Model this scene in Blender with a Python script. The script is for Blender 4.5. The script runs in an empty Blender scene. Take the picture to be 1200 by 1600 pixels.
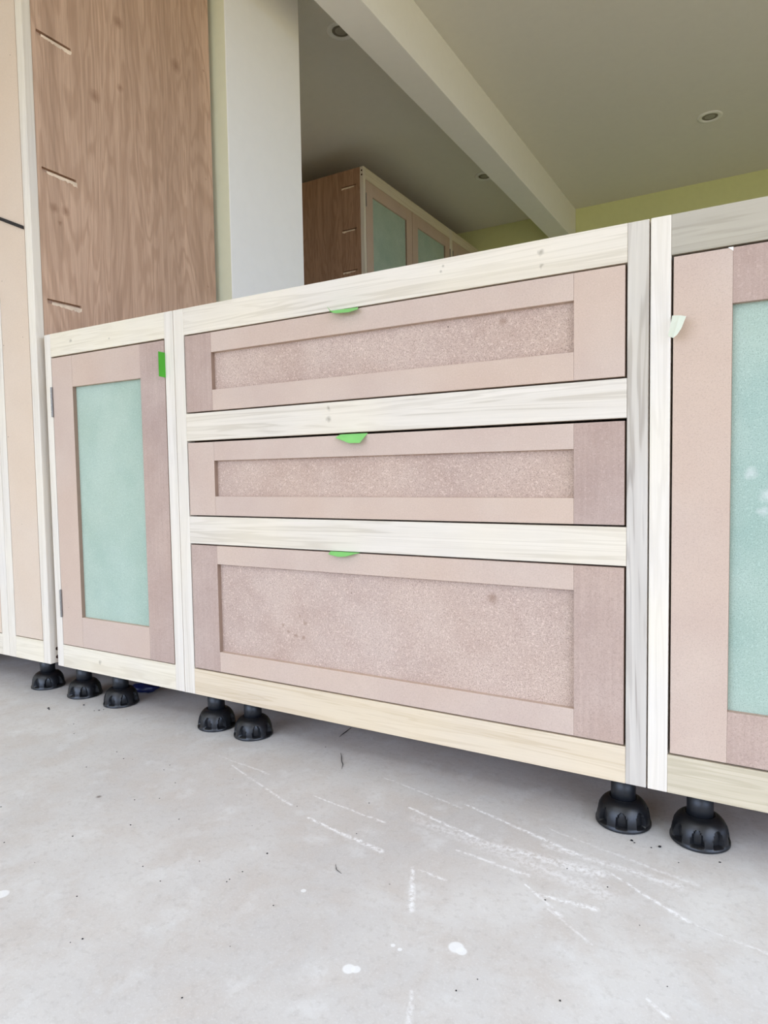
import bpy, bmesh, math, random
from mathutils import Matrix, Vector
random.seed(7)
S = bpy.context.scene
COL = S.collection

# ------------------------------------------------------------------ camera
cam = bpy.data.cameras.new('camera')
cam.sensor_fit = 'HORIZONTAL'; cam.sensor_width = 36.0; cam.lens = 1050.938 / 1200 * 36.0
cam.clip_start = 0.02; cam.clip_end = 100
co = bpy.data.objects.new('camera', cam); COL.objects.link(co)
R_ = Vector((0.86422811, 0.50284799, -0.0159269)); U_ = Vector((-0.0146585, 0.05681191, 0.99827728)); F_ = Vector((-0.50288656, 0.86250583, -0.05646945))
co.matrix_world = Matrix(((R_.x, U_.x, -F_.x, 1.08045713), (R_.y, U_.y, -F_.y, -1.00032251), (R_.z, U_.z, -F_.z, 0.45656121), (0, 0, 0, 1)))
S.camera = co

# ------------------------------------------------------------------ world: overcast blue-white sky above, pale paving and grass below the horizon
W = bpy.data.worlds.new('sky'); S.world = W; W.use_nodes = True
wn = W.node_tree; wn.nodes.clear()
wo = wn.nodes.new('ShaderNodeOutputWorld'); bg = wn.nodes.new('ShaderNodeBackground')
tc = wn.nodes.new('ShaderNodeTexCoord'); sp = wn.nodes.new('ShaderNodeSeparateXYZ'); rp = wn.nodes.new('ShaderNodeValToRGB'); mr = wn.nodes.new('ShaderNodeMapRange')
wn.links.new(tc.outputs['Generated'], sp.inputs[0]); wn.links.new(sp.outputs['Z'], mr.inputs['Value'])
mr.inputs['From Min'].default_value = -1; mr.inputs['From Max'].default_value = 1
wn.links.new(mr.outputs[0], rp.inputs[0])
cr = rp.color_ramp
cr.elements[0].position = 0.0; cr.elements[0].color = (0.27, 0.24, 0.17, 1)
cr.elements[1].position = 1.0; cr.elements[1].color = (0.98, 1.02, 1.08, 1)
for p_, c_ in ((0.485, (0.28, 0.255, 0.18, 1)), (0.515, (0.52, 0.70, 1.08, 1)), (0.66, (0.74, 0.85, 1.08, 1))):
    e = cr.elements.new(p_); e.color = c_
wn.links.new(rp.outputs[0], bg.inputs['Color']); bg.inputs['Strength'].default_value = 6.0
wn.links.new(bg.outputs[0], wo.inputs['Surface'])

def portal(name, loc, rot, sx, sy):
    l = bpy.data.lights.new(name, 'AREA'); l.shape = 'RECTANGLE'; l.size = sx; l.size_y = sy
    l.cycles.is_portal = True
    o = bpy.data.objects.new(name, l); COL.objects.link(o); o.location = loc; o.rotation_euler = rot
XO0, XO1, ZO = -2.9, 1.3, 2.05          # garden opening in the back wall
portal('daylight_portal', ((XO0 + XO1) / 2, -3.62, (ZO - .08) / 2), (math.radians(90), 0, 0), XO1 - XO0, ZO + .08)
XK0, XK1, YK0, YK1 = -1.4, 1.0, -2.6, -1.7          # unseen roof light, added to brighten the floor and cabinet fronts
portal('added_roof_portal', ((XK0 + XK1) / 2, (YK0 + YK1) / 2, 2.52), (0, 0, 0), XK1 - XK0, YK1 - YK0)
YW0, YW1, ZW0, ZW1 = -3.2, 1.2, -0.03, 2.16
portal('side_portal', (2.82, (YW0 + YW1) / 2, (ZW0 + ZW1) / 2), (0, math.radians(90), 0), ZW1 - ZW0, YW1 - YW0)

S.view_settings.view_transform = 'Standard'; S.view_settings.look = 'None'
S.view_settings.gamma = 1.0; S.view_settings.use_curve_mapping = False
S.view_settings.exposure = -0.03
S.cycles.use_denoising = True
S.cycles.max_bounces = 12; S.cycles.diffuse_bounces = 8; S.cycles.caustics_reflective = False; S.cycles.caustics_refractive = False
S.cycles.sample_clamp_indirect = 6.0

# ------------------------------------------------------------------ material helpers
def lin(r, g, b):
    f = lambda c: (c / 255 / 12.92) if c / 255 <= .04045 else ((c / 255 + .055) / 1.055) ** 2.4
    return (f(r), f(g), f(b), 1)

class NT:
    def __init__(s, name, rough=.7, spec=.3, metal=0):
        s.m = bpy.data.materials.new(name); s.m.use_nodes = True; s.t = s.m.node_tree
        s.b = s.t.nodes['Principled BSDF']; s.b.inputs['Roughness'].default_value = rough
        s.b.inputs['Specular IOR Level'].default_value = spec; s.b.inputs['Metallic'].default_value = metal
        s.tc = s.n('ShaderNodeTexCoord'); s.oi = s.n('ShaderNodeObjectInfo')
    def n(s, t, **k):
        x = s.t.nodes.new(t)
        for a, v in k.items(): setattr(x, a, v)
        return x
    def l(s, a, b): s.t.links.new(a, b)
    def coord(s, scale=(1, 1, 1), rnd=True, rot=None):
        m = s.n('ShaderNodeMapping'); m.inputs['Scale'].default_value = scale
        src = s.tc.outputs['Object']
        if rnd:
            c = s.n('ShaderNodeVectorMath', operation='MULTIPLY_ADD'); cmb = s.n('ShaderNodeCombineXYZ')
            for i in range(3): s.l(s.oi.outputs['Random'], cmb.inputs[i])
            s.l(cmb.outputs[0], c.inputs[0]); c.inputs[1].default_value = (17.3, 9.1, 23.7); s.l(src, c.inputs[2]); src = c.outputs[0]
        s.l(src, m.inputs['Vector'])
        return m.outputs[0]
    def noise(s, co, scale, detail=3, rough=.55, dist=0):
        x = s.n('ShaderNodeTexNoise'); s.l(co, x.inputs['Vector']); x.inputs['Scale'].default_value = scale
        x.inputs['Detail'].default_value = detail; x.inputs['Roughness'].default_value = rough; x.inputs['Distortion'].default_value = dist
        return x.outputs['Fac']
    def rng(s, v, a, b, c=0., d=1.):
        x = s.n('ShaderNodeMapRange'); s.l(v, x.inputs['Value'])
        for k, q in zip(('From Min', 'From Max', 'To Min', 'To Max'), (a, b, c, d)): x.inputs[k].default_value = q
        return x.outputs[0]
    def math(s, op, a, b=None):
        x = s.n('ShaderNodeMath', operation=op)
        for i, v in enumerate((a, b)):
            if v is None: continue
            if isinstance(v, (int, float)): x.inputs[i].default_value = v
            else: s.l(v, x.inputs[i])
        return x.outputs[0]
    def mix(s, f, a, b, mode='MIX'):
        x = s.n('ShaderNodeMix', data_type='RGBA', blend_type=mode)
        if isinstance(f, (int, float)): x.inputs[0].default_value = f
        else: s.l(f, x.inputs[0])
        for i, v in ((6, a), (7, b)):
            if isinstance(v, tuple): x.inputs[i].default_value = v
            else: s.l(v, x.inputs[i])
        return x.outputs[2]
    def spots(s, col, pts, c, soft=.5, amt=1.0):
        # real marks at fixed places on the thing (knots, dents, drips): (x, y, z, radius)
        for (x, y, z, r) in pts:
            if not hasattr(s, 'wc'):
                w_ = s.n('ShaderNodeTexNoise'); s.l(s.tc.outputs['Object'], w_.inputs['Vector']); w_.inputs['Scale'].default_value = 110; w_.inputs['Detail'].default_value = 3
                a_ = s.n('ShaderNodeVectorMath', operation='MULTIPLY_ADD'); s.l(w_.outputs['Color'], a_.inputs[0]); a_.inputs[1].default_value = (.012, 0, .012); s.l(s.tc.outputs['Object'], a_.inputs[2]); s.wc = a_.outputs[0]
            big_ = r > .0035 and z != 0
            d = s.n('ShaderNodeVectorMath', operation='DISTANCE'); s.l(s.wc if big_ else s.tc.outputs['Object'], d.inputs[0]); d.inputs[1].default_value = (x + .006, y, z + .006) if big_ else (x, y, z)
            col = s.mix(s.rng(d.outputs['Value'], r, r * soft, 0, amt), col, c)
        return col
    def bump(s, h, strength, dist):
        x = s.n('ShaderNodeBump'); s.l(h, x.inputs['Height']); x.inputs['Strength'].default_value = strength; x.inputs['Distance'].default_value = dist
        s.l(x.outputs[0], s.b.inputs['Normal'])
    def done(s, col):
        if isinstance(col, tuple): s.b.inputs['Base Color'].default_value = col
        else: s.l(col, s.b.inputs['Base Color'])
        return s.m

def plain(name, rgb, rough=.6, spec=.3, metal=0, var=.05):
    k = NT(name, rough, spec, metal); c = lin(*rgb)
    n = k.rng(k.noise(k.coord(), 30, 3), .3, .7)
    return k.done(k.mix(n, tuple(v * (1 - var) for v in c[:3]) + (1,), tuple(min(1, v * (1 + var)) for v in c[:3]) + (1,)))

def tulip(name, axis, base, dark, streak=.35, knots=(), soft=2.0):
    k = NT(name, .62, .25)
    a = {'x': (.75, 22, 22), 'z': (22, 22, .75), 'y': (22, .75, 22)}[axis]
    c1 = k.coord(a); fine = k.coord(tuple(v * 7 if v > 5 else v * 4 for v in a))
    n1 = k.noise(c1, soft, 3, .5, .6); n2 = k.noise(fine, 4, 4, .65)
    wv = k.n('ShaderNodeMath', operation='SINE'); k.l(k.math('MULTIPLY', n1, 46), wv.inputs[0])
    rings = k.rng(wv.outputs[0], .2, 1)
    f = k.math('MULTIPLY', k.math('ADD', k.math('MULTIPLY', rings, .55), k.rng(n1, .45, .72, 0, .8)), streak)
    col = k.mix(f, lin(*base), lin(*dark))
    col = k.mix(k.rng(n2, .35, .75, 0, .30), col, lin(*[v * .86 for v in base]))
    big = k.noise(k.coord((1, 1, 1)), 3.5, 2)
    col = k.mix(k.rng(big, .4, .65, 0, .35), col, lin(min(255, base[0] + 8), min(255, base[1] + 4), base[2] - 10))
    col = k.spots(col, knots, lin(112, 98, 80), .1, .55)
    k.bump(n2, .12, .0006)
    return k.done(col)

def mdf(name, base, dark, speck=.35, patch=.4, streaks=0., marks=(), dents=(), chalk=()):
    k = NT(name, .8, .18)
    co1 = k.coord()
    g = k.noise(co1, 640, 2, .7); g2 = k.noise(co1, 330, 2, .6); p = k.noise(co1, 9, 4, .6); p2 = k.noise(co1, 2.6, 2)
    col = k.mix(k.rng(p, .35, .7, 0, patch), lin(*base), lin(*dark))
    col = k.mix(k.rng(p2, .4, .65, 0, .35), col, lin(base[0] + 6, base[1] - 1, base[2] - 10))
    if streaks:
        st = k.noise(k.coord((150, 150, 4)), 1.6, 4, .6)
        col = k.mix(k.rng(st, .35, .7, 0, streaks), col, lin(*[v * .88 for v in dark]))
    col = k.mix(k.rng(g, .50, .68, 0, speck), col, lin(*[v * .74 for v in dark]))
    col = k.mix(k.rng(g2, .56, .72, 0, speck * .8), col, lin(*[min(255, v * 1.13) for v in base]))
    v = k.n('ShaderNodeTexVoronoi'); k.l(k.coord(), v.inputs['Vector']); v.inputs['Scale'].default_value = 26
    sx = k.n('ShaderNodeSeparateXYZ'); k.l(v.outputs['Color'], sx.inputs[0])
    dot = k.math('MULTIPLY', k.rng(v.outputs['Distance'], .05, .02), k.math('GREATER_THAN', sx.outputs[0], .84))
    col = k.mix(k.math('MULTIPLY', dot, .75), col, lin(80, 62, 55))
    col = k.spots(col, marks, lin(48, 36, 34), .6)
    col = k.spots(col, dents, lin(134, 104, 84), .1, .6)
    col = k.spots(col, chalk, lin(235, 226, 222), .1, .3)
    k.bump(g, .25, .0004)
    return k.done(col)

def oak(name, base, dark):
    k = NT(name, .6, .25)
    c = k.coord((5, 5, .75), rnd=False); fine = k.coord((230, 230, 7), rnd=False)
    n = k.noise(c, 1.6, 4, .5, .5)
    s_ = k.n('ShaderNodeMath', operation='SINE'); k.l(k.math('MULTIPLY', n, 95), s_.inputs[0])
    f = k.noise(fine, 1.2, 5, .7)
    m2 = k.noise(k.coord((22, 22, 1.0), rnd=False), 1.5, 3)
    col = k.mix(k.rng(s_.outputs[0], -.2, 1, 0, .6), lin(*base), lin(*dark))
    col = k.mix(k.rng(m2, .38, .68, 0, .5), col, lin(*[v * .9 for v in dark]))
    col = k.mix(k.rng(f, .42, .72, 0, .45), col, lin(*[v * .78 for v in dark]))
    return k, col, f

# ------------------------------------------------------------------ palette
TUL, TULD = (218, 207, 190), (168, 153, 129)
m_tz = tulip('tulipwood_upright', 'z', (221, 211, 196), (180, 167, 146), .38)
m_tx = tulip('tulipwood_level', 'x', TUL, TULD, .55)
m_tx_knot = tulip('tulipwood_level_knotty', 'x', TUL, TULD, .55, knots=[(.774, .0, .862, .006), (.774, .0, .842, .005), (.385, 0, .637, .007), (.385, 0, .655, .005), (.61, 0, .86, .003), (.614, 0, .868, .003), (.47, 0, .125, .007)])
m_tx_left = tulip('tulipwood_level_left', 'x', (222, 211, 190), (184, 168, 140), .5, knots=[(.1, 0, .856, .006), (.235, 0, .846, .003), (.16, 0, .108, .006)])
m_tx_low = tulip('tulipwood_level_lower', 'x', (212, 195, 170), (176, 152, 120), .6, soft=2.6)
m_tz_streak = tulip('tulipwood_upright_grey_streaked', 'z', (204, 195, 181), (150, 138, 126), .9, soft=1.5)
m_tx_grey = tulip('tulipwood_level_grey', 'x', (176, 167, 152), (132, 126, 112), .75, soft=1.5)
m_tx_green = tulip('tulipwood_level_greenish', 'x', (200, 187, 162), (152, 138, 108), .7, soft=1.8)
MB, MD = (195, 174, 157), (178, 151, 136)
m_mdf = mdf('mdf_board', MB, MD, .22, .4)
m_mdf_dark = mdf('mdf_board_sawn', (184, 162, 148), (160, 135, 123), .36, .7, .22, marks=[(.870, 0, .62, .0022)])
m_mdf_panel = mdf('mdf_panel_rough', (194, 172, 156), (168, 141, 126), .85, .65,
                  dents=[(.71, .008, .77, .009), (.69, .008, .335, .012), (.302, .009, .270, .0036), (.315, .009, .258, .005), (.262, .009, .248, .004), (.275, .009, .238, .005), (.292, .009, .231, .005), (.310, .009, .229, .004)],
                  marks=[(.335, .008, .60, .002), (.44, .008, .66, .002)])
m_mdf_tall = mdf('mdf_board_warm', (208, 189, 168), (196, 174, 152), .15, .4)
m_green = mdf('green_mdf_panel', (172, 187, 170), (149, 170, 153), .5, .8)
m_green_scuffed = mdf('green_mdf_panel_scuffed', (167, 183, 168), (143, 166, 152), .5, .8, chalk=[(.145, .009, .50, .012), (.165, .009, .495, .012), (.14, .009, .48, .009), (.125, .009, .53, .010)])
m_end = plain('mdf_cut_edge_shaded', (146, 122, 104), .85, .1)  # sawn-edge brown, darkened further to carry the recess shadows
ko, oc, of = oak('oak', (204, 170, 142), (176, 142, 114))
oc = ko.spots(oc, [(.17, .472, 1.736, .024), (.17, .271, 1.579, .013), (.17, .19, 1.521, .020), (.17, .063, 1.198, .016), (.17, .094, 1.2, .014), (.17, .077, 1.167, .008), (.17, .583, 1.778, .005), (.17, .575, 1.127, .005), (.17, .273, 1.749, .018), (.17, .58, 1.453, .004)], lin(122, 84, 58), .05, .6)
ko.bump(of, .15, .0005); m_oak = ko.done(oc); m_oak.name = 'oak_veneer'
ko2, oc2, of2 = oak('oak2', (178, 140, 112), (150, 112, 86)); m_oak_far = ko2.done(oc2); m_oak_far.name = 'oak_veneer_reddish'
m_chip = plain('chipboard_core', (226, 204, 176), .95, .1, var=.2)
m_black = plain('black_plastic', (17, 18, 21), .36, .5, var=.15)
m_tube = plain('black_plastic_tube', (22, 24, 28), .42, .5, var=.1)
m_steel = plain('hinge_steel', (128, 124, 118), .5, .5, metal=.6)
m_hole = plain('screw_hole', (60, 36, 28), .9, .1)
m_green_tape = plain('green_masking_tape', (126, 190, 104), .6, .25, var=.06)
m_green_tape_dark = plain('green_masking_tape_face', (70, 152, 38), .55, .25, var=.08)
m_pale_tape = plain('pale_tape_back', (226, 230, 210), .6, .2, var=.03)
m_strap = plain('black_strap_rubber', (30, 25, 22), .6, .3)
m_blue = plain('dark_blue_plastic', (22, 34, 84), .35, .5, var=.3)
m_white = plain('white_paint', (236, 233, 224), .85, .15, var=.01)
m_ceil = plain('ceiling_paint', (222, 218, 206), .9, .1, var=.012)
m_olive = plain('pale_olive_paint', (214, 216, 158), .85, .15, var=.015)
m_palegreen = plain('very_pale_green_paint', (228, 230, 200), .85, .15, var=.015)
m_trim = plain('white_metal_trim', (232, 230, 222), .35, .5)
m_lampdark = plain('lamp_recess', (120, 114, 100), .6, .3)
m_lens = plain('lamp_face', (150, 146, 132), .3, .5)
m_frame = plain('grey_door_frame', (70, 74, 78), .5, .4)
m_dirt = plain('dark_grit', (40, 38, 40), .9, .1)
m_twig = plain('dark_shaving', (70, 66, 62), .9, .1)

# floor screed with its scratches and drips
kf = NT('floor_screed', .78, .22)
fc = kf.coord(rnd=False)
n1 = kf.noise(fc, 2.3, 5, .6); n2 = kf.noise(fc, 11, 5, .65, .4); n3 = kf.noise(fc, 90, 4, .7); n4 = kf.noise(fc, 320, 2, .6)
c = kf.mix(kf.rng(n1, .35, .68), lin(207, 204, 199), lin(188, 184, 180))
c = kf.mix(kf.rng(n2, .44, .66, 0, .7), c, lin(190, 182, 174))
c = kf.mix(kf.rng(kf.noise(fc, 17, 4, .6), .56, .7, 0, .4), c, lin(216, 216, 214))
c = kf.mix(kf.rng(n3, .52, .72, 0, .42), c, lin(166, 160, 154))
c = kf.mix(kf.rng(n4, .55, .7, 0, .22), c, lin(224, 224, 222))
grp = bpy.data.node_groups.new('scratch', 'ShaderNodeTree')
for nm, ty in (('P', 'NodeSocketVector'), ('A', 'NodeSocketVector'), ('BA', 'NodeSocketVector'), ('InvLen2', 'NodeSocketFloat'), ('Width', 'NodeSocketFloat')):
    grp.interface.new_socket(nm, in_out='INPUT', socket_type=ty)
grp.interface.new_socket('Mask', in_out='OUTPUT', socket_type='NodeSocketFloat')
gi = grp.nodes.new('NodeGroupInput'); go = grp.nodes.new('NodeGroupOutput')
def gn(t, **k):
    x = grp.nodes.new(t)
    for a, v in k.items(): setattr(x, a, v)
    return x
L = grp.links.new
pa = gn('ShaderNodeVectorMath', operation='SUBTRACT'); L(gi.outputs['P'], pa.inputs[0]); L(gi.outputs['A'], pa.inputs[1])
dt = gn('ShaderNodeVectorMath', operation='DOT_PRODUCT'); L(pa.outputs[0], dt.inputs[0]); L(gi.outputs['BA'], dt.inputs[1])
h = gn('ShaderNodeMath', operation='MULTIPLY', use_clamp=True); L(dt.outputs['Value'], h.inputs[0]); L(gi.outputs['InvLen2'], h.inputs[1])
sc = gn('ShaderNodeVectorMath', operation='SCALE'); L(gi.outputs['BA'], sc.inputs[0]); L(h.outputs[0], sc.inputs['Scale'])
dd = gn('ShaderNodeVectorMath', operation='DISTANCE'); L(pa.outputs[0], dd.inputs[0]); L(sc.outputs[0], dd.inputs[1])
tap = gn('ShaderNodeMapRange'); L(h.outputs[0], tap.inputs['Value']); tap.inputs['From Min'].default_value = 0; tap.inputs['From Max'].default_value = 1; tap.inputs['To Min'].default_value = .5; tap.inputs['To Max'].default_value = 1
wm = gn('ShaderNodeMath', operation='MULTIPLY'); L(gi.outputs['Width'], wm.inputs[0]); L(tap.outputs[0], wm.inputs[1])
mm = gn('ShaderNodeMapRange'); L(dd.outputs['Value'], mm.inputs['Value']); L(wm.outputs[0], mm.inputs['From Min']); mm.inputs['From Max'].default_value = 0
L(mm.outputs[0], go.inputs['Mask'])
wob = kf.n('ShaderNodeTexNoise'); kf.l(fc, wob.inputs['Vector']); wob.inputs['Scale'].default_value = 30
wv2 = kf.n('ShaderNodeVectorMath', operation='MULTIPLY_ADD'); kf.l(wob.outputs['Color'], wv2.inputs[0]); wv2.inputs[1].default_value = (.006, .006, 0); kf.l(fc, wv2.inputs[2])
SEGS = [((.21, -.09), (.405, -.158), .003, .8), ((.453, -.178), (.602, -.203), .005, 1.), ((.157, -.069), (.299, -.087), .003, .6), ((.418, -.114), (.566, -.133), .003, .8),
        ((.579, -.073), (.726, -.113), .005, .9), ((.654, -.021), (.851, -.08), .005, 1.), ((.726, -.113), (.884, -.11), .014, .75), ((.696, -.148), (.803, -.159), .004, .8),
        ((.829, -.193), (.897, -.186), .005, 1.), ((.806, -.18), (.864, -.221), .003, .9), ((.899, -.104), (1.002, -.159), .004, .9), ((.66, -.216), (.70, -.297), .005, .9),
        ((.658, -.217), (.71, -.221), .003, .8), ((.80, -.077), (.98, -.089), .010, .6), ((.489, 0), (.651, -.034), .003, .6), ((.974, -.304), (.997, -.319), .003, .7),
        ((.762, -.413), (.779, -.45), .004, .6), ((.845, -.214), (.908, -.251), .0025, .5), ((1.002, -.159), (1.081, -.173), .003, .5), ((.60, -.10), (.90, -.15), .018, .45), ((.79, -.03), (1.0, -.075), .004, .5)]
scr = None
for (a, b, w, s_) in SEGS:
    g = kf.n('ShaderNodeGroup'); g.node_tree = grp; kf.l(wv2.outputs[0], g.inputs['P'])
    g.inputs['A'].default_value = (a[0] + .003, a[1] + .003, 0); g.inputs['BA'].default_value = (b[0] - a[0], b[1] - a[1], 0)
    g.inputs['InvLen2'].default_value = 1 / ((b[0] - a[0]) ** 2 + (b[1] - a[1]) ** 2); g.inputs['Width'].default_value = w * 1.4
    v = kf.math('MULTIPLY', g.outputs[0], s_)
    scr = v if scr is None else kf.math('MAXIMUM', scr, v)
brk = kf.rng(kf.noise(kf.coord((1, 1, 1), rnd=False), 140, 3, .7), .40, .58)
scr = kf.math('MULTIPLY', kf.rng(scr, 0.0, .9), kf.math('MULTIPLY', brk, .75))
c = kf.mix(scr, c, lin(244, 244, 244))
c = kf.spots(c, [(x, y, 0, r) for x, y, r in ((.687, -.417, .008), (.694, -.414, .006), (.775, -.33, .010), (.783, -.333, .007), (.711, -.362, .003), (.721, -.364, .003), (.22, -.525, .010), (.56, -.33, .004))], lin(228, 228, 226), .75, .85)
c = kf.spots(c, [(.10, -.29, 0, .006)], lin(120, 112, 106), .3)
kf.bump(kf.math('ADD', n3, kf.math('MULTIPLY', n2, .6)), .25, .0015)
m_floor = kf.done(c)

# ------------------------------------------------------------------ mesh helpers
def mesh_obj(name, bm, mat, parent=None, smooth=False):
    bmesh.ops.recalc_face_normals(bm, faces=bm.faces)
    me = bpy.data.meshes.new(name); bm.to_mesh(me); bm.free()
    for mm_ in (mat if isinstance(mat, (list, tuple)) else [mat]): me.materials.append(mm_)
    if smooth:
        for p in me.polygons: p.use_smooth = True
    o = bpy.data.objects.new(name, me); COL.objects.link(o)
    if parent is not None: o.parent = parent
    return o
def box_bm(x0, x1, y0, y1, z0, z1, bev=0.0, bm=None):
    own = bm is None
    bm = bm or bmesh.new()
    vs = [bm.verts.new((x, y, z)) for x in (x0, x1) for y in (y0, y1) for z in (z0, z1)]
    fs = [(0, 1, 3, 2), (4, 6, 7, 5), (0, 4, 5, 1), (2, 3, 7, 6), (0, 2, 6, 4), (1, 5, 7, 3)]
    faces = [bm.faces.new([vs[i] for i in f]) for f in fs]
    if bev:
        bmesh.ops.recalc_face_normals(bm, faces=faces)
        bmesh.ops.bevel(bm, geom=list({e for f in faces for e in f.edges}), offset=bev, segments=2, affect='EDGES', profile=.6)
    return bm
def box(name, x0, x1, y0, y1, z0, z1, mat, parent=None, bev=0.0):
    return mesh_obj(name, box_bm(x0, x1, y0, y1, z0, z1, bev), mat, parent)
box_ = box
def boxes(name, lst, mat, parent=None, bev=0.0):
    bm = bmesh.new()
    for b in lst: box_bm(*b, bev, bm)
    return mesh_obj(name, bm, mat, parent)
def cyl_bm(bm, p, q, r, n=20, r2=None):
    p, q = Vector(p), Vector(q); d = (q - p); ax = d.normalized()
    u = ax.orthogonal().normalized(); v = ax.cross(u)
    r2 = r if r2 is None else r2
    A = [bm.verts.new(p + r * (math.cos(t) * u + math.sin(t) * v)) for t in [2 * math.pi * i / n for i in range(n)]]
    B = [bm.verts.new(q + r2 * (math.cos(t) * u + math.sin(t) * v)) for t in [2 * math.pi * i / n for i in range(n)]]
    for i in range(n): bm.faces.new((A[i], A[(i + 1) % n], B[(i + 1) % n], B[i]))
    bm.faces.new(A[::-1]); bm.faces.new(B)
    return bm
def thing(name, label, cat, loc=(0, 0, 0), rotz=0, group=None):
    o = bpy.data.objects.new(name, None); COL.objects.link(o); o.empty_display_size = .1
    o.location = loc; o.rotation_euler = (0, 0, rotz); o['label'] = label; o['category'] = cat
    if group: o['group'] = group
    return o
def tag(o, label, cat, group=None):
    o['label'] = label; o['category'] = cat
    if group: o['group'] = group
    return o
def struct(o): o['kind'] = 'structure'; return o

# ------------------------------------------------------------------ room shell (z = 0 is the underside of the cabinets, floor at -0.08)
ZF, ZC = -.08, 2.2
XL, XR, YB, YF = -3.4, 2.8, -3.6, 3.63
T = .15
fl = struct(box('floor', XL - T, XR + T, YB - T, YF + T, -.12, 0, m_floor)); fl.location = (0, 0, ZF)
struct(boxes('ceiling', [(XL - T, XK0, YB - T, YF + T, ZC, ZC + .15), (XK1, XR + T, YB - T, YF + T, ZC, ZC + .15), (XK0, XK1, YK1, YF + T, ZC, ZC + .15), (XK0, XK1, YB - T, YK0, ZC, ZC + .15)], m_ceil))
struct(boxes('trim_added_rooflight', [(XK0 - .1, XK0, YK0 - .1, YK1 + .1, ZC + .15, 2.5), (XK1, XK1 + .1, YK0 - .1, YK1 + .1, ZC + .15, 2.5), (XK0, XK1, YK0 - .1, YK0, ZC + .15, 2.5), (XK0, XK1, YK1, YK1 + .1, ZC + .15, 2.5)], m_white))  # upstand of the added roof light, out of view
struct(boxes('window_added_roof', [(XK0, XK0 + .05, YK0, YK1, 2.44, 2.5), (XK1 - .05, XK1, YK0, YK1, 2.44, 2.5), (XK0 + .05, XK1 - .05, YK0, YK0 + .05, 2.44, 2.5), (XK0 + .05, XK1 - .05, YK1 - .05, YK1, 2.44, 2.5), (-.28, -.23, YK0 + .05, YK1 - .05, 2.44, 2.5)], m_frame, bev=.003))  # frame of the added roof light, out of view
struct(box('wall_far', XL - T, XR + T, YF, YF + T, ZF, ZC, m_olive))
struct(box('wall_left', XL - T, XL, YB, YF, ZF, ZC, m_white))
struct(boxes('wall_back', [(XL - T, XO0, YB - T, YB, ZF, ZC), (XO1, XR + T, YB - T, YB, ZF, ZC), (XO0, XO1, YB - T, YB, ZO, ZC)], m_white))
struct(boxes('wall_right', [(XR, XR + T, YB, YW0, ZF, ZC), (XR, XR + T, YW1, YF, ZF, ZC), (XR, XR + T, YW0, YW1, ZF, ZW0), (XR, XR + T, YW0, YW1, ZW1, ZC)], m_white))
# the stub of wall the tall units stand against (painted skim on its face) and its white end
struct(box('wall_stub', XL, -.4045, .62, .628, ZF, ZC, m_palegreen))
struct(box('wall_end', XL, -.402, .6205, .997, ZF, ZC, m_white, bev=.002))
struct(box('wall_recess', -1.60, -1.42, .997, YF, ZF, ZC, m_white))
struct(box('trim_beam', -.232, -.100, YB, YF, 1.987, ZC, m_white, bev=.003))
# garden opening: dark frame of the folded-back doors, side window
do = struct(boxes('door_1', [(XO0, XO0 + .06, YB - .12, YB - .03, ZF, ZO), (XO1 - .06, XO1, YB - .12, YB - .03, ZF, ZO), (XO0 + .06, XO1 - .06, YB - .12, YB - .03, ZO - .07, ZO), (XO0 + .06, XO1 - .06, YB - .12, YB - .03, ZF, ZF + .02)], m_frame, bev=.003))
wi = struct(boxes('window_1', [(XR + .04, XR + .11, YW0, YW0 + .06, ZW0, ZW1), (XR + .04, XR + .11, YW1 - .06, YW1, ZW0, ZW1), (XR + .04, XR + .11, YW0 + .06, YW1 - .06, ZW1 - .06, ZW1), (XR + .04, XR + .11, YW0 + .06, YW1 - .06, ZW0, ZW0 + .06), (XR + .04, XR + .11, -1.03, -.97, ZW0 + .06, ZW1 - .06)], m_frame, bev=.003))

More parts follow.
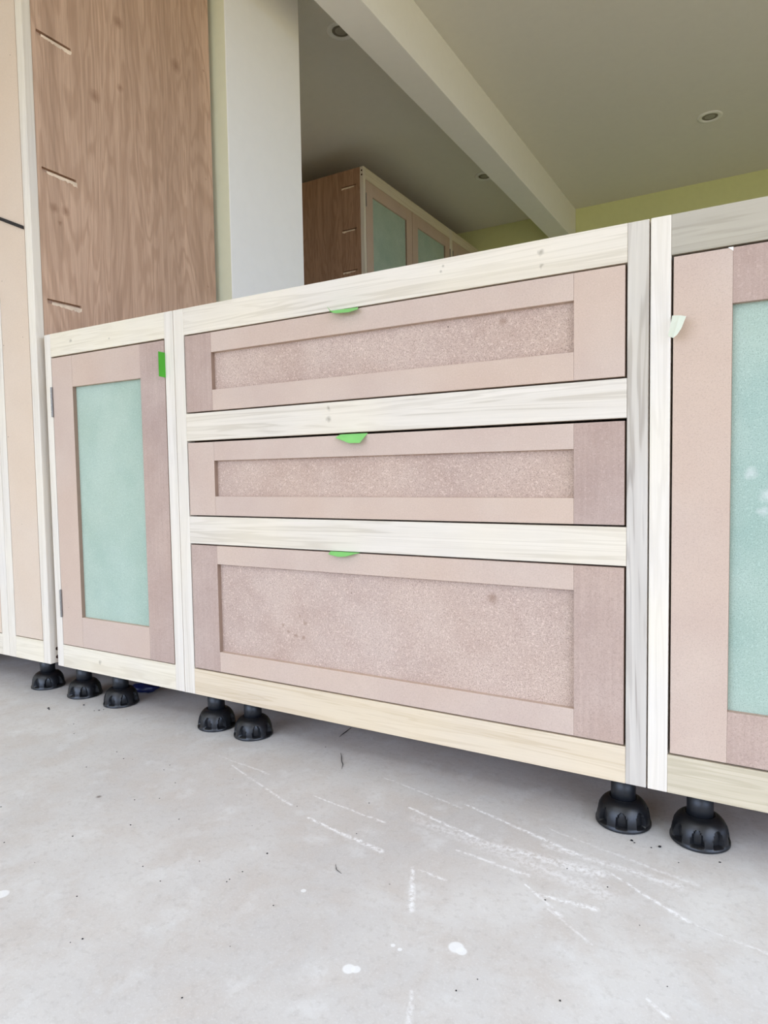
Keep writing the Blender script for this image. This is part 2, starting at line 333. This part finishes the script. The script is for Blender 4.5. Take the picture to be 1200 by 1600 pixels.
# ------------------------------------------------------------------ adjustable plastic leg with its ribbed dome foot
def leg(root, x, y, H, rot=0):
    bm = bmesh.new(); cyl_bm(bm, (x, y, .030), (x, y, H - .004), .0180, 32); cyl_bm(bm, (x, y, H - .004), (x, y, H), .028, 32)
    l = mesh_obj('leg', bm, m_tube, root)
    for p in l.data.polygons: p.use_smooth = len(p.vertices) == 4
    bm = bmesh.new(); N = 128; prof = []
    M = 26; Rb, Rt, Hd = .0405, .0215, .039
    prof.append((Rb - .002, 0)); prof.append((Rb, .0015)); prof.append((Rb, .0045))
    for i in range(M + 1):
        t = i / M; z = .006 + (Hd - .006) * math.sin(t * math.pi / 2 * .98); r = Rt + (Rb - .0012 - Rt) * math.cos(t * math.pi / 2) ** 1.05
        prof.append((r, z))
    prof += [(Rt - .0008, Hd + .0008), (.0188, Hd + .0004), (.0184, Hd - .010)]
    rings = []
    for (r, z) in prof:
        ring = []
        for i in range(N):
            th = 2 * math.pi * i / N; rr = r
            k = (th - rot) / (2 * math.pi / 8); d = abs(k - round(k)) * (2 * math.pi / 8)
            z0, z1 = .006, .0285
            if z0 < z < z1 and r > .0225:
                t = (z - z0) / (z1 - z0); hw = .205 * math.sqrt(max(0, 1 - max(0, (t - .35) / .65) ** 2))
                e = (hw - d) * r
                if e > 0: rr = max(.0205, r - min(1, e / .0006) * (.0030 + .0050 * (1 - t * .8)))
            ring.append(bm.verts.new((x + rr * math.cos(th), y + rr * math.sin(th), z)))
        rings.append(ring)
    for a, b in zip(rings, rings[1:]):
        for i in range(N): bm.faces.new((a[i], a[(i + 1) % N], b[(i + 1) % N], b[i]))
    bm.faces.new(rings[0][::-1])
    f = mesh_obj('foot', bm, m_black, l)
    for p in f.data.polygons: p.use_smooth = True
    f.data.set_sharp_from_angle(angle=math.radians(40))

Z0 = .08      # local z of the cabinet underside (things stand on the floor at local z = 0)
GAP = .0028
def shaker(root, name, x0, x1, z0, z1, sw, mats, y=0.0, gap=GAP, gt=None, panel=m_mdf_panel, rh=None, prop=.0):
    """inset frame-and-panel front; opening x0..x1, z0..z1; mats = left stile, right stile, top rail, bottom rail"""
    a0, a1, b0, b1 = x0 + gap, x1 - gap, z0 + gap, z1 - (gt or gap)
    y0, y1 = y - prop, y + .019
    rt, rb = rh or (sw, sw)
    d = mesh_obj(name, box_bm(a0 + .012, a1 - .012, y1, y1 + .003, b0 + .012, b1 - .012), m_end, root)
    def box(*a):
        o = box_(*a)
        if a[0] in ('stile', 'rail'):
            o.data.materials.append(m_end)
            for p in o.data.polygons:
                if abs(p.normal.x) > .7: p.material_index = 1  # edge colour with recess shade goes on sideways faces only
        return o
    xs0, xs1, zs0, zs1 = x0 + sw, x1 - sw, z0 + rb, z1 - rt
    box('stile', a0, xs0, y0, y1, b0, b1, mats[0], d, .0006)
    box('stile', xs1, a1, y0, y1, b0, b1, mats[1], d, .0006)
    box('rail', xs0, xs1, y0 + .0001, y1, zs1, b1, mats[2], d, .0006)
    box('rail', xs0, xs1, y0 + .0001, y1, b0, zs0, mats[3], d, .0006)
    box('panel', xs0 - .002, xs1 + .002, y + .0094, y + .0165, zs0 - .002, zs1 + .002, panel, d)
    return d
def hinge(door, x, z0, z1):
    bm = bmesh.new(); box_bm(x - .0012, x + .0012, -.0015, .016, z0, z1, 0, bm)
    n = 5; h = (z1 - z0) / n
    for i in range(n): cyl_bm(bm, (x, -.0022, z0 + i * h + .0004), (x, -.0022, z0 + (i + 1) * h - .0004), .0026, 12)
    mesh_obj('hinge', bm, m_steel, door)
def carcass(root, W_, H, D, side=m_oak, top=True):
    y0 = .0225
    box('side_panel', .0012, .019, y0, D, Z0, Z0 + H, side, root); box('side_panel', W_ - .019, W_ - .0012, y0, D, Z0, Z0 + H, side, root)
    box('bottom_panel', .019, W_ - .019, y0, D, Z0, Z0 + .018, side, root)
    box('back_panel', .019, W_ - .019, D - .010, D, Z0 + .018, Z0 + H - .018, side, root)
    if top: box('top_panel', .019, W_ - .019, y0, D, Z0 + H - .018, Z0 + H, side, root)

# ------------------------------------------------------------------ middle drawer unit
HB, DB = .80, .60
zo, za, zc, zd, ze, zp = [Z0 + v for v in (.7462, .5861, .5306, .3751, .3191, .0548)]
cab = thing('drawer_cabinet', 'wide base unit in pale wood frame with three inset brown drawers stacked', 'cabinet', (0, 0, ZF))
Wm = .9264; xa, xb = .0295, .8969
box('frame_stile', .0007, xa, 0, .022, Z0, Z0 + HB, m_tz, cab, .001)
s2 = box('frame_stile', xb, Wm - .0009, 0, .022, Z0, Z0 + HB, m_tz_streak, cab, .0014); s2['label'] = 'grey-streaked right upright of the frame'
box('frame_rail', xa, xb, .0002, .022, zo, Z0 + HB, m_tx_knot, cab, .0008)
box('frame_rail', xa, xb, .0002, .022, zc, za, m_tx_knot, cab, .0008)
box('frame_rail', xa, xb, .0002, .022, ze, zd, m_tx, cab, .0008)
box('frame_rail', xa, xb, .0002, .022, Z0, zp, m_tx_low, cab, .0008)
carcass(cab, Wm, HB, DB)
d1 = shaker(cab, 'drawer', xa, xb, za, zo, .0745, (m_mdf_dark, m_mdf, m_mdf, m_mdf), rh=(.042, .044))
d2 = shaker(cab, 'drawer', xa, xb, zd, zc, .0745, (m_mdf, m_mdf_dark, m_mdf, m_mdf), rh=(.042, .0415), gt=.0042)
d3 = shaker(cab, 'drawer', xa, xb, zp, ze, .0745, (m_mdf_dark, m_mdf_dark, m_mdf, m_mdf), rh=(.040, .0437))
for (lo, hi), dd_ in zip(((za, zo), (zd, zc), (zp, ze)), (d1, d2, d3)):
    boxes('drawer_box', [(xa + .02, xa + .034, .023, .55, lo + .015, hi - .02), (xb - .034, xb - .02, .023, .55, lo + .015, hi - .02), (xa + .034, xb - .034, .536, .55, lo + .015, hi - .02), (xa + .034, xb - .034, .023, .536, lo + .015, lo + .027)], m_mdf, dd_)
for x, r in ((.045, .25), (.148, .1), (.886, .12)): leg(cab, x, .045, Z0, r)
for x in (.06, .87): leg(cab, x, .54, Z0, .2)

# ------------------------------------------------------------------ left single-door unit
Wl = .436
cl = thing('base_cabinet', 'narrow base unit with one green-panelled door between tall larder and drawers', 'cabinet', (-.436, 0, ZF))
box('frame_stile', .0007, .024, 0, .022, Z0, Z0 + HB, m_tz, cl, .002)
box('frame_stile', .409, Wl - .0007, 0, .022, Z0, Z0 + HB, m_tz, cl, .001)
box('frame_rail', .024, .409, .0002, .022, zo, Z0 + HB, m_tx_left, cl, .0008)
box('frame_rail', .024, .409, .0002, .022, Z0, zp, m_tx_left, cl, .0008)
carcass(cl, Wl, HB, DB)
dl = shaker(cl, 'door', .024, .409, zp, zo, .077, (m_mdf, m_mdf_dark, m_mdf, m_mdf), rh=(.0757, .0735), panel=m_green, gap=.002, gt=.0035)
hinge(dl, .0250, Z0 + .604, Z0 + .675); hinge(dl, .0262, Z0 + .123, Z0 + .190)
for x, r in ((.036, .1), (.172, .3)): leg(cl, x, .045, Z0, r)
leg(cl, .05, .54, Z0, .2); leg(cl, .39, .54, Z0, .2)

# ------------------------------------------------------------------ right single-door unit (runs out of the picture)
Wr = .60; xr = .9264
cr_ = thing('base_cabinet', 'near base unit with bluish green door panel and a greyish top rail', 'cabinet', (xr, 0, ZF))
o_ = .9537 - xr
box('frame_stile', .0009, o_, -.0005, .022, Z0, Z0 + HB, m_tz, cr_, .0016)
box('frame_stile', Wr - o_, Wr - .0009, 0, .022, Z0, Z0 + HB, m_tz, cr_, .0014)
g_ = box('frame_rail', o_, Wr - o_, .0002, .022, zo, Z0 + HB, m_tx_grey, cr_, .0008); g_['label'] = 'grey-brown heartwood top rail'
box('frame_rail', o_, Wr - o_, .0002, .022, Z0, zp, m_tx_green, cr_, .0008)
carcass(cr_, Wr, HB, DB)
dr = shaker(cr_, 'door', o_, Wr - o_, zp, zo, .0745, (m_mdf, m_mdf, m_mdf_dark, m_mdf_dark), rh=(.0745, .074), panel=m_green_scuffed, gap=.003)
hinge(dr, Wr - o_ - .0012, Z0 + .604, Z0 + .675); hinge(dr, Wr - o_ - .0012, Z0 + .123, Z0 + .190)
bm = bmesh.new(); q = [(1.0224 - xr, Z0 + .7436), (1.0284 - xr, Z0 + .7436), (1.0284 - xr, Z0 + .7385)]
A = [bm.verts.new((x, -.0008, z)) for x, z in q]; B = [bm.verts.new((x, .0006, z)) for x, z in q]
bm.faces.new(A); bm.faces.new(B[::-1])
for i in range(3): bm.faces.new((A[i], B[i], B[(i + 1) % 3], A[(i + 1) % 3]))
mesh_obj('paint_chip', bm, m_white, dr)
leg(cr_, .9925 - xr, .045, Z0, .0); leg(cr_, .55, .045, Z0, .2); leg(cr_, .05, .54, Z0, .2); leg(cr_, .55, .54, Z0, .2)

# ------------------------------------------------------------------ oak end panel with three stopped slots
def slotted(root, X, sgn, y0, y1, z0, z1, slots, mat, th=.018):
    """board whose outer face is the plane x = X facing sgn; slots = (ya, yb, z, half height)"""
    bm = bmesh.new(); dep = .009
    zsl = sorted(slots, key=lambda s: s[2])
    ys = sorted({y0, y1, *[s[0] for s in slots], *[s[1] for s in slots]})
    zs = sorted({z0, z1, *[s[2] - s[3] for s in slots], *[s[2] + s[3] for s in slots]})
    V = {}
    def v(x, y, z):
        key = (round(x, 5), round(y, 5), round(z, 5))
        if key not in V: V[key] = bm.verts.new((x, y, z))
        return V[key]
    def quad(*p):
        try: bm.faces.new([v(*q) for q in p])
        except ValueError: pass
    hole = lambda ya, yb, za_, zb_: any(s[0] <= ya + 1e-6 and yb <= s[1] + 1e-6 and s[2] - s[3] <= za_ + 1e-6 and zb_ <= s[2] + s[3] + 1e-6 for s in slots)
    for ya, yb in zip(ys, ys[1:]):
        for z_a, z_b in zip(zs, zs[1:]):
            if not hole(ya, yb, z_a, z_b): quad((X, ya, z_a), (X, yb, z_a), (X, yb, z_b), (X, ya, z_b))
            quad((X - sgn * th, ya, z_a), (X - sgn * th, yb, z_a), (X - sgn * th, yb, z_b), (X - sgn * th, ya, z_b))
    for ya, yb in zip(ys, ys[1:]):
        for z in (z0, z1): quad((X, ya, z), (X, yb, z), (X - sgn * th, yb, z), (X - sgn * th, ya, z))
    for z_a, z_b in zip(zs, zs[1:]):
        for y in (y0, y1): quad((X, y, z_a), (X, y, z_b), (X - sgn * th, y, z_b), (X - sgn * th, y, z_a))
    Xi = X - sgn * dep
    inner = []
    for s in slots:
        ycuts = [y for y in ys if s[0] - 1e-6 <= y <= s[1] + 1e-6]
        za_, zb_ = s[2] - s[3], s[2] + s[3]
        for ya, yb in zip(ycuts, ycuts[1:]):
            quad((Xi, ya, za_), (Xi, yb, za_), (Xi, yb, zb_), (Xi, ya, zb_))
            for z in (za_, zb_): quad((X, ya, z), (X, yb, z), (Xi, yb, z), (Xi, ya, z))
        for y in (s[0], s[1]): quad((X, y, za_), (X, y, zb_), (Xi, y, zb_), (Xi, y, za_))
    o = mesh_obj('end_panel', bm, mat, root)
    # torn veneer showing pale chipboard along the lower lip of each slot
    for s in slots:
        bm = bmesh.new(); n = 26; z = s[2] - s[3]; A, B, C = [], [], []
        for i in range(n + 1):
            t = i / n; y = s[0] + .012 + (s[1] - s[0] - .010) * t
            h_ = .0010 + (.0015 + .0055 * t) * (random.random() ** .8)
            A.append(bm.verts.new((X + sgn * .0004, y, z + .0045))); B.append(bm.verts.new((X + sgn * (.0004 + .0004 * random.random()), y + .003 * (random.random() - .5), z - h_))); C.append(bm.verts.new((X - sgn * .004, y, z + .0045)))
        for i in range(n):
            bm.faces.new((A[i], A[i + 1], B[i + 1], B[i])); bm.faces.new((A[i], C[i], C[i + 1], A[i + 1]))
        mesh_obj('chipped_edge', bm, m_chip, o)
    return o

# ------------------------------------------------------------------ tall larder units on the left
HT = 2.06
def screwholes(root, x, sgn, y, zs, r=.0045):
    for z in zs:
        bm = bmesh.new(); cyl_bm(bm, (x - sgn * .002, y, z), (x + sgn * .0004, y, z), r, 14); mesh_obj('screw_hole', bm, m_hole, root)
tw = thing('larder_cabinet', 'tall narrow larder unit with exposed slotted oak end panel', 'cabinet', (-.622, -.009, ZF))
Wt = .170; zt0, zt1 = Z0 + .058, Z0 + 2.0
box('frame_stile', .0006, .029, 0, .022, Z0 + .003, Z0 + HT, m_tz, tw, .001)
box('frame_stile', .1435, Wt, 0, .022, Z0 + .003, Z0 + HT, m_tz, tw, .002)
box('frame_rail', .029, .1435, .0002, .022, Z0 + .003, zt0, m_tx_left, tw, .0008)
box('frame_rail', .029, .1435, .0002, .022, zt1, Z0 + HT, m_tx, tw, .0008)
dt_ = box('door', .029 + .0018, .1435 - .0018, .0004, .020, zt0 + .002, zt1 - .002, m_mdf_tall, tw, .0006)
slotted(tw, Wt - .0004, 1, .0222, .609, Z0 + .003, Z0 + HT, [(.034, .126, Z0 + z, .0055) for z in (1.5195, 1.201, .889)], m_oak)
boxes('carcass', [(.0012, .019, .0225, .609, Z0 + .003, Z0 + HT), (.019, Wt - .0195, .0225, .609, Z0 + .003, Z0 + .021), (.019, Wt - .0195, .0225, .609, Z0 + HT - .018, Z0 + HT), (.019, Wt - .0195, .60, .609, Z0 + .021, Z0 + HT - .018)], m_oak_far, tw)
screwholes(tw, Wt, 1, .0195, (Z0 + .038, Z0 + .0175))
leg(tw, .0735, .054, Z0 + .003, .2); leg(tw, .0735, .55, Z0 + .003, .2)

tw2 = thing('larder_cabinet', 'tall larder unit at the left picture edge, mostly out of frame', 'cabinet', (-1.222, -.009, ZF))
W2 = .5994
box('frame_stile', .0006, .030, 0, .022, Z0 + .003, Z0 + HT, m_tz, tw2, .001)
box('frame_stile', W2 - .030, W2, 0, .022, Z0 + .003, Z0 + HT, m_tz, tw2, .001)
box('frame_rail', .030, W2 - .030, .0002, .022, Z0 + .003, zt0, m_tx, tw2, .0008)
box('frame_rail', .030, W2 - .030, .0002, .022, zt1, Z0 + HT, m_tx, tw2, .0008)
box('door', .032, W2 - .032, .0004, .020, zt0 + .002, zt1 - .002, m_mdf_tall, tw2, .0006)
boxes('carcass', [(.0012, .019, .0225, .609, Z0 + .003, Z0 + HT), (W2 - .019, W2 - .0012, .0225, .609, Z0 + .003, Z0 + HT), (.019, W2 - .019, .0225, .609, Z0 + .003, Z0 + .021), (.019, W2 - .019, .0225, .609, Z0 + HT - .018, Z0 + HT), (.019, W2 - .019, .60, .609, Z0 + .021, Z0 + HT - .018)], m_oak_far, tw2)
for x in (.06, W2 - .34):
    leg(tw2, x, .054, Z0 + .003, .2); leg(tw2, x, .55, Z0 + .003, .2)

# black strap lying across the larder door, out of the gap at the stile
bm = bmesh.new(); n = 14
P = [Vector((-.4788 - .118 * i / n, -.0105 - .0012 * math.sin(math.pi * i / n), 1.0565 + .0500 * i / n)) for i in range(n + 1)]
rows = []
for p in P: rows.append([bm.verts.new(p + Vector((0, dy, dz))) for dy, dz in ((0, -.0042), (-.0018, -.0036), (-.0018, .0036), (0, .0042))])
for a, b in zip(rows, rows[1:]):
    for i in range(4): bm.faces.new((a[i], a[(i + 1) % 4], b[(i + 1) % 4], b[i]))
bm.faces.new(rows[0]); bm.faces.new(rows[-1][::-1])
tag(mesh_obj('strap', bm, m_strap), 'thin black strap slanting across the tall door at far left', 'strap')

# ------------------------------------------------------------------ run of wall units in the room behind (front faces +x)
def far_unit(y0, W_, layout, label, end=False):
    r = thing('larder_cabinet', label, 'cabinet', (-.8, y0, ZF), math.pi / 2)
    st = .020 if end else .022
    box('frame_stile', .0005, st, 0, .022, Z0, Z0 + HT, m_tz, r, .001); box('frame_stile', W_ - .022, W_ - .0005, 0, .022, Z0, Z0 + HT, m_tz, r, .001)
    box('frame_rail', st, W_ - .022, .0002, .022, Z0 + 2.0, Z0 + HT, m_tx_left, r, .0008); box('frame_rail', st, W_ - .022, .0002, .022, Z0, Z0 + .055, m_tx_left, r, .0008)
    for (a, b, flip) in layout:
        d = shaker(r, 'door', a, b, Z0 + .055, Z0 + 2.0, .072, (m_mdf, m_mdf, m_mdf, m_mdf), rh=(.070, .075), panel=m_green, gap=.002)
        xh = b - .0005 if flip else a + .0005
        hinge(d, xh, Z0 + 1.86, Z0 + 1.93); hinge(d, xh, Z0 + .12, Z0 + .19)
    if not end: box('side_panel', .0012, .019, .0225, .60, Z0, Z0 + HT, m_oak_far, r)
    boxes('carcass', [(W_ - .019, W_ - .0012, .0225, .60, Z0, Z0 + HT), (.019, W_ - .019, .0225, .60, Z0, Z0 + .018), (.019, W_ - .019, .0225, .60, Z0 + HT - .018, Z0 + HT), (.019, W_ - .019, .590, .60, Z0 + .018, Z0 + HT - .018)], m_oak_far, r)
    if end:
        slotted(r, .0006, -1, .0222, .60, Z0, Z0 + HT, [(.047, .136, Z0 + z, .0055) for z in (1.974, 1.75, 1.5355, 1.2, .9)], m_oak_far)
        screwholes(r, .0005, -1, .011, (Z0 + 2.04, Z0 + 2.018))
    for x in (.06, W_ - .06):
        leg(r, x, .054, Z0, .2); leg(r, x, .54, Z0, .2)
    return r
far_unit(2.067, 1.096, [(.020, .544, False), (.544, 1.074, True)], 'tall two-door unit with green panels and slotted reddish end, in room behind', True)
far_unit(3.1635, .460, [(.022, .438, False)], 'tall unit in the room behind, farthest one against the olive wall')

# ------------------------------------------------------------------ tape tabs used as pulls
def tab(name, pts, mat, label, thick=.0004):
    bm = bmesh.new(); vs = [bm.verts.new(p) for p in pts]
    bmesh.ops.triangulate(bm, faces=[bm.faces.new(vs)])
    o = mesh_obj(name, bm, mat)
    md = o.modifiers.new('thickness', 'SOLIDIFY'); md.thickness = thick; md.offset = 0
    return tag(o, label, 'tape', 'tape tabs used as temporary pulls')
tab('tape_tab', [(.3907, .001, .7450), (.4512, .001, .7450), (.4593, -.012, .7385), (.4429, -.016, .7347), (.4178, -.016, .7362), (.4080, -.014, .7385), (.3965, -.014, .7505), (.3985, -.008, .7440)], m_green_tape, 'curled green tape tab on the top drawer')
tab('tape_tab', [(.4088, .001, .5278), (.4663, .001, .5278), (.4590, -.014, .5107), (.4366, -.014, .5112), (.4032, -.006, .5221)], m_green_tape, 'flat green tape tab on the middle drawer')
tab('tape_tab', [(.3829, .001, .3178), (.4461, .001, .3180), (.4390, -.010, .3163), (.4241, -.012, .3118), (.4077, -.012, .3104), (.3841, -.008, .3135)], m_green_tape, 'drooping green tape tab on the bottom drawer')
tab('tape_tab', [(-.0262, .001, .7167), (-.0262, .001, .6650), (-.0295, -.015, .6664), (-.0300, -.014, .690), (-.0295, -.015, .7174)], m_green_tape_dark, 'upright green tape tab on the narrow green-panelled door')
tab('tape_tab', [(.9555, .001, .6654), (.9530, -.003, .6480), (.9510, -.006, .6372), (.9594, -.020, .6314), (.9640, -.022, .6345), (.9690, -.022, .642), (.9749, -.020, .658), (.966, -.011, .662)], m_pale_tape, 'cream tape tab on the near right-hand door')

# ------------------------------------------------------------------ recessed downlights
def downlight(x, y, label):
    r = thing('ceiling_light', label, 'light', (x, y, ZC), 0, 'recessed ceiling downlights')
    bm = bmesh.new(); N = 40; prof = [(.036, .010), (.036, -.001), (.040, -.005), (.052, -.0055), (.058, -.002), (.058, .0)]
    rings = [[bm.verts.new((a * math.cos(2 * math.pi * i / N), a * math.sin(2 * math.pi * i / N), z)) for i in range(N)] for a, z in prof]
    for a, b in zip(rings, rings[1:]):
        for i in range(N): bm.faces.new((a[i], a[(i + 1) % N], b[(i + 1) % N], b[i]))
    mesh_obj('trim_ring', bm, m_trim, r, True)
    bm = bmesh.new(); cyl_bm(bm, (0, 0, .0), (0, 0, -.0012), .036, 32); mesh_obj('lamp', bm, m_lampdark, r)
    bm = bmesh.new(); cyl_bm(bm, (0, 0, -.0012), (0, 0, -.0035), .024, 32, .020); mesh_obj('lens', bm, m_lens, r)
downlight(.771, 2.80, 'downlight in the open ceiling to the right of the beam')
downlight(-.424, 1.305, 'downlight half hidden by the beam, nearest left of it')
downlight(-.430, 2.83, 'small far downlight left of beam, above the green-panelled units')

# ------------------------------------------------------------------ bits on the floor
bm = bmesh.new(); bmesh.ops.create_icosphere(bm, subdivisions=3, radius=1)
for v in bm.verts:
    n = math.sin(5 * v.co.x + 2) * math.cos(6 * v.co.y) * .16 + math.sin(11 * v.co.z + 7 * v.co.x) * .10
    v.co *= 1 + n; v.co = Vector((v.co.x * .036, v.co.y * .020, max(-.0105, v.co.z * .011)))
    v.co = Matrix.Rotation(.5, 3, 'Z') @ v.co + Vector((-.283, .128, ZF + .0106))
tag(mesh_obj('plastic_scrap', bm, m_blue, None, True), 'crumpled dark blue plastic scrap on the floor behind a black foot', 'scrap')
def wire(name, pts, r, mat, label):
    bm = bmesh.new()
    rows = []
    for i, p in enumerate(pts):
        p = Vector(p); t = (Vector(pts[min(i + 1, len(pts) - 1)]) - Vector(pts[max(i - 1, 0)])).normalized(); u = t.cross(Vector((0, 0, 1))).normalized(); w = u.cross(t)
        rr = r * (1 if 0 < i < len(pts) - 1 else .4)
        rows.append([bm.verts.new(p + rr * (math.cos(a) * u + math.sin(a) * w)) for a in [k * math.pi / 3 for k in range(6)]])
    for a, b in zip(rows, rows[1:]):
        for i in range(6): bm.faces.new((a[i], a[(i + 1) % 6], b[(i + 1) % 6], b[i]))
    bm.faces.new(rows[0]); bm.faces.new(rows[-1][::-1])
    tag(mesh_obj(name, bm, mat, None, True), label, 'shaving')
wire('wood_shaving', [(.316, .115, ZF + .0008), (.314, .132, ZF + .0012), (.312, .150, ZF + .0009), (.310, .169, ZF + .0008)], .0007, m_dirt, 'straight dark splinter on the shaded floor under the drawers')
wire('wood_shaving', [(.363, .050, ZF + .0009), (.374, .036, ZF + .0018), (.385, .020, ZF + .0010), (.396, .008, ZF + .0016), (.404, -.008, ZF + .0009)], .0007, m_twig, 'wavy grey curl on the floor in front of the drawers')
wire('wood_shaving', [(.5640, -.262, ZF + .0006), (.5720, -.272, ZF + .0011), (.5830, -.276, ZF + .0006)], .0005, m_twig, 'tiny grey curl on the open floor, nearer than the wavy one')
bm = bmesh.new()
def crumb(x, y, s):
    r = bmesh.ops.create_icosphere(bm, subdivisions=1, radius=s)
    for v in r['verts']: v.co = Vector((v.co.x * random.uniform(.6, 1.5), v.co.y * random.uniform(.6, 1.4), v.co.z * .5)) + Vector((x, y, ZF + s * .45))
for x, y, s in ((.9075, -.0064, .0022), (.912, -.010, .0012), (.9454, -.0048, .0024), (.935, -.012, .0012), (1.0222, -.0059, .0016), (-.3858, -.0614, .003), (-.377, -.066, .0022), (-.3308, -.0081, .0024), (-.2672, -.0138, .0018), (-.262, -.006, .0014), (-.274, -.022, .0014), (.32, .06, .0012)): crumb(x, y, s)
for i in range(70): crumb(random.uniform(-.3, 1.05), random.uniform(-.55, -.02), random.uniform(.0006, .0013))
gr = mesh_obj('floor_grit', bm, m_dirt); gr['kind'] = 'stuff'; gr['label'] = 'dark grit and crumbs scattered on the pale screed floor'; gr['category'] = 'grit'
